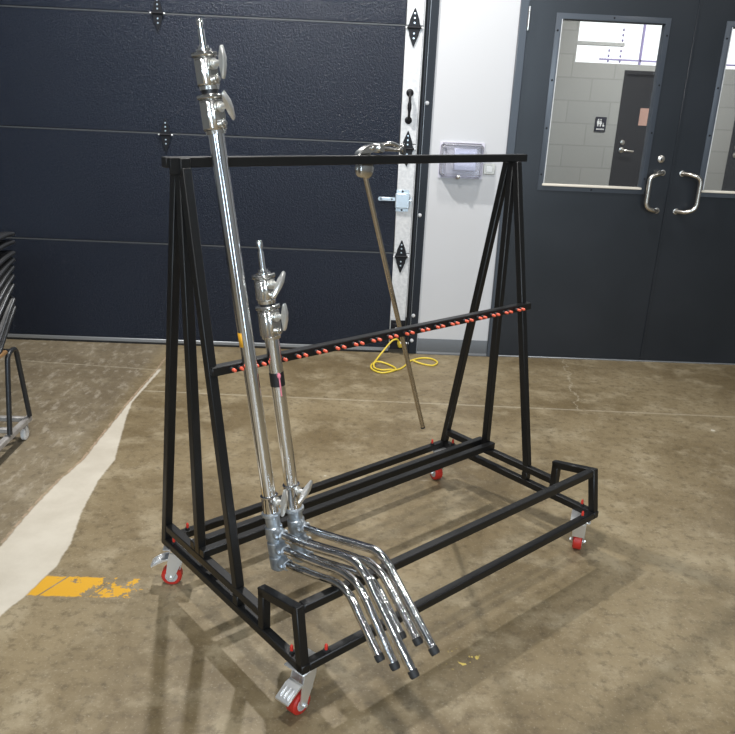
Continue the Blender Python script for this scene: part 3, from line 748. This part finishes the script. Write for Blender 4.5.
# ------------------------------------------------------------------ yellow cord
c1 = [(.334, 4.535, .075), (.322, 4.512, .105), (.300, 4.494, .110), (.275, 4.476, .096), (.215, 4.43, .03), (.181, 4.361, .006), (.157, 4.29, .006), (.165, 4.215, .006), (.218, 4.165, .006), (.284, 4.204, .006), (.301, 4.245, .007), (.275, 4.303, .006), (.217, 4.338, .014), (.178, 4.318, .016), (.176, 4.250, .006), (.215, 4.192, .014), (.265, 4.198, .016), (.307, 4.228, .006), (.347, 4.277, .006), (.391, 4.385, .006), (.416, 4.423, .006), (.472, 4.465, .006), (.533, 4.46, .006), (.564, 4.392, .006), (.528, 4.33, .006), (.463, 4.358, .006), (.413, 4.387, .015)]
cord = thing('extension_cord', 'yellow extension cord looped on the floor by the garage door track', 'cord', (.3, 4.35, 0))
bm = BM(); tube(bm, [p - V((.3, 4.35, 0)) for p in catmull(c1, 6)], .0055, 10); obj('cable', bm, M['cord'], cord)
bm = BM(); pa = V((.034, .185, .075)); lathe(bm, pa + V((-.004, -.006, .012)), (.25, .25, -.55), [(0, .008), (.012, .014), (.034, .016), (.040, .014)], 14); obj('plug', bm, M['cord'], cord)

# ------------------------------------------------------------------ chair stack on a dolly
PX, PY = -1.385, 3.155
dly = thing('chair_dolly', 'low grey steel chair dolly with white caster under the stacked chairs', 'dolly', (PX, PY, 0))
for a, b in (((-.012, -.52, .088), (-.012, .006, .088)), ((-.47, -.52, .088), (-.47, .006, .088))):
    bm = BM(); bar(bm, a, b, .026, .026, .004); obj('side_rail', bm, M['dolly'], dly)
for y in (-.015, -.14, -.40):
    bm = BM(); bar(bm, (-.457, y, .088), (-.025, y, .088), .022, .022, .003); obj('cross_rail', bm, M['dolly'], dly)
def dcaster(x, y):
    bm = BM(); lathe(bm, (x, y, .075), (0, 0, -1), [(0, .018), (.008, .018), (.012, .010)], 14)
    for s in (1, -1): box(bm, (x - .012, y + s * .014 - .0015, .022), (x + .012, y + s * .014 + .0015, .066))
    k = obj('caster', bm, M['dolly'], dly)
    bm = BM(); lathe(bm, (x - .011, y, .030), (1, 0, 0), [(0, .022), (.004, .030), (.018, .030), (.022, .022)], 20); obj('wheel', bm, M['whiteplastic'], k)
for x, y in ((-.022, -.035), (-.022, -.49), (-.46, -.035), (-.46, -.49)): dcaster(x, y)
prof = [(-.40, -.150), (-.36, -.166), (-.28, -.168), (-.19, -.146), (-.125, -.098), (-.06, -.043), (-.02, -.014), (0, 0)]
ORD = ['bottom chair of the stack, with tan plywood underside and a black tube leg frame', 'second black chair from the bottom of the stack on the dolly', 'third black chair from the bottom of the stack on the dolly', 'fourth black chair from the bottom of the stack on the dolly', 'middle black chair of the stack, fifth from the bottom', 'fourth black chair from the top of the stack on the dolly', 'third black chair from the top of the stack on the dolly', 'second black chair from the top of the stack on the dolly', 'topmost black chair of the stack on the dolly by the garage door']
tips = [(-.037, .605, 0), (-.036, .640, 2), (-.031, .698, 9), (-.022, .735, 14), (-.016, .770, 18), (-.004, .800, 24), (.004, .828, 30), (.012, .872, 36), (.014, .905, 38)]
proto = None
def make_chair():
    c = thing('stacking_chair', ORD[0], 'chair', (PX, PY, 0), 0, 'chairs stacked on the dolly')
    W = .44
    cv = catmull([(0, y, z) for y, z in prof], 5)
    bm = BM(); rows = []
    for p in cv:
        row = []
        for i in range(9):
            x = -W * i / 8; s = (i / 8 - .5) * 2
            row.append(bm.verts.new((x, p.y, p.z - .018 * (1 - s * s))))
        rows.append(row)
    for a, b in zip(rows, rows[1:]):
        for i in range(8):
            f = bm.faces.new((a[i], b[i], b[i + 1], a[i + 1])); f.smooth = True
    sh = obj('shell', bm, M['chair'], c); sm = sh.modifiers.new('t', 'SOLIDIFY'); sm.thickness = .008
    bm = BM(); tube(bm, cv, .0075, 10); tube(bm, [p + V((-W, 0, 0)) for p in cv], .0075, 10)
    tube(bm, catmull([(0, 0, 0), (-.04, .012, .006), (-W / 2, .012, -.014), (-W + .04, .012, .006), (-W, 0, 0)], 5), .0075, 10)
    obj('rim', bm, M['rim'], c)
    return c
proto = make_chair()
for i, (y, z, ang) in enumerate(tips):
    c = proto if i == 0 else dup(proto)
    c.location = (PX - .004 + .0005 * i, PY + y, z); c['label'] = ORD[i]
    c.rotation_euler = (-math.radians(ang), 0, 0)
bm = BM()
def fr_(x): tube(bm, smooth_path([(x, -.185, .107 - .605), (x, -.125, .440 - .605), (x, -.045, .445 - .605), (x, .020, .107 - .605)], .035, 8), .0105, 12)
fr_(.004); lg = obj('leg_frame', bm, M['rim'], proto)
bm = BM(); fr_(-.444); obj('leg_frame', bm, M['rim'], proto)
bm = BM(); tube(bm, [(.004, -.09, .442 - .605), (-.444, -.09, .442 - .605)], .009, 12); obj('cross_tube', bm, M['rim'], proto)
bm = BM(); box(bm, (-.40, -.42, -.160), (.012, -.135, -.144), .004); obj('plywood_seat', bm, M['ply'], proto, 'tan plywood under the seat')

# ------------------------------------------------------------------ lights
def disk(name, loc, power, size=.3, col=(1, .985, .96), aim=None):
    l = bpy.data.lights.new(name, 'AREA'); l.shape = 'DISK'; l.size = size; l.energy = power; l.color = col
    o = bpy.data.objects.new(name, l); C.objects.link(o); o.location = loc
    return o
disk('high_bay_lamp', (-.62, 3.62, 3.2), 78, .09)
disk('high_bay_lamp', (.75, 3.62, 3.2), 26, .30)
disk('high_bay_lamp', (-.42, 1.10, 3.95), 62, .20)
disk('high_bay_lamp', (-.2, -1.3, 3.95), 40, .5)
disk('high_bay_lamp', (-.1, -3.6, 3.95), 50, .5)
disk('high_bay_lamp', (3.4, 1.2, 3.95), 38, .5)
disk('high_bay_lamp', (3.4, -2.5, 3.95), 40, .6)
disk('high_bay_lamp', (-3.6, -2.0, 3.95), 20, .6)
disk('corridor_lamp', (2.7, 6.2, 2.85), 62, .5)
def unseen_window(n, x, z, w, h, power):
    wl = bpy.data.lights.new('window_glow', 'AREA'); wl.shape = 'RECTANGLE'; wl.size = w; wl.size_y = h; wl.energy = power; wl.color = (.70, .85, 1)
    wo = bpy.data.objects.new('window_glow', wl); C.objects.link(wo); wo.location = (x, -5.93, z); wo.rotation_euler = (PI / 2, 0, 0)
    r = struct_root('window_%d' % n, (x, -5.95, z)); bm = BM()
    for lo, hi in (((-w / 2 - .08, -.04, -h / 2 - .08), (w / 2 + .08, .04, -h / 2)), ((-w / 2 - .08, -.04, h / 2), (w / 2 + .08, .04, h / 2 + .08)), ((-w / 2 - .08, -.04, -h / 2), (-w / 2, .04, h / 2)), ((w / 2, -.04, -h / 2), (w / 2 + .08, .04, h / 2))): box(bm, lo, hi)
    obj('frame', bm, M['frame'], r)
unseen_window(2, .7, 3.05, 2.8, 1.3, 330)
unseen_window(3, -3.3, 1.35, 1.3, 2.5, 45)  # tall window and frame added to put pale stripes in the chrome
unseen_window(4, 2.85, 1.1, 1.0, 2.1, 40)  # its unseen counterpart at right, also added for the chrome stripes
wd = bpy.data.worlds.new('World'); bpy.context.scene.world = wd; wd.use_nodes = True
wd.node_tree.nodes['Background'].inputs[0].default_value = (.6, .65, .7, 1)
wd.node_tree.nodes['Background'].inputs[1].default_value = .3

# ------------------------------------------------------------------ camera
cam = bpy.data.cameras.new('Camera'); co = bpy.data.objects.new('Camera', cam); C.objects.link(co)
R = V((.99892415, -.01682774, .04321316)); U = V((-.03541482, .32477576, .94512777)); F = V((.02993895, .94564133, -.3238304))
mt = Matrix((R, U, -F)).transposed().to_4x4(); mt.translation = (0, 0, 1.4645); co.matrix_world = mt
cam.sensor_fit = 'HORIZONTAL'; cam.sensor_width = 36; cam.lens = 760.54 * 36 / 735; cam.clip_start = .05
sc = bpy.context.scene; sc.camera = co
vs = sc.view_settings; vs.view_transform = 'Standard'; vs.look = 'None'; vs.exposure = 0; vs.gamma = 1; vs.use_curve_mapping = False
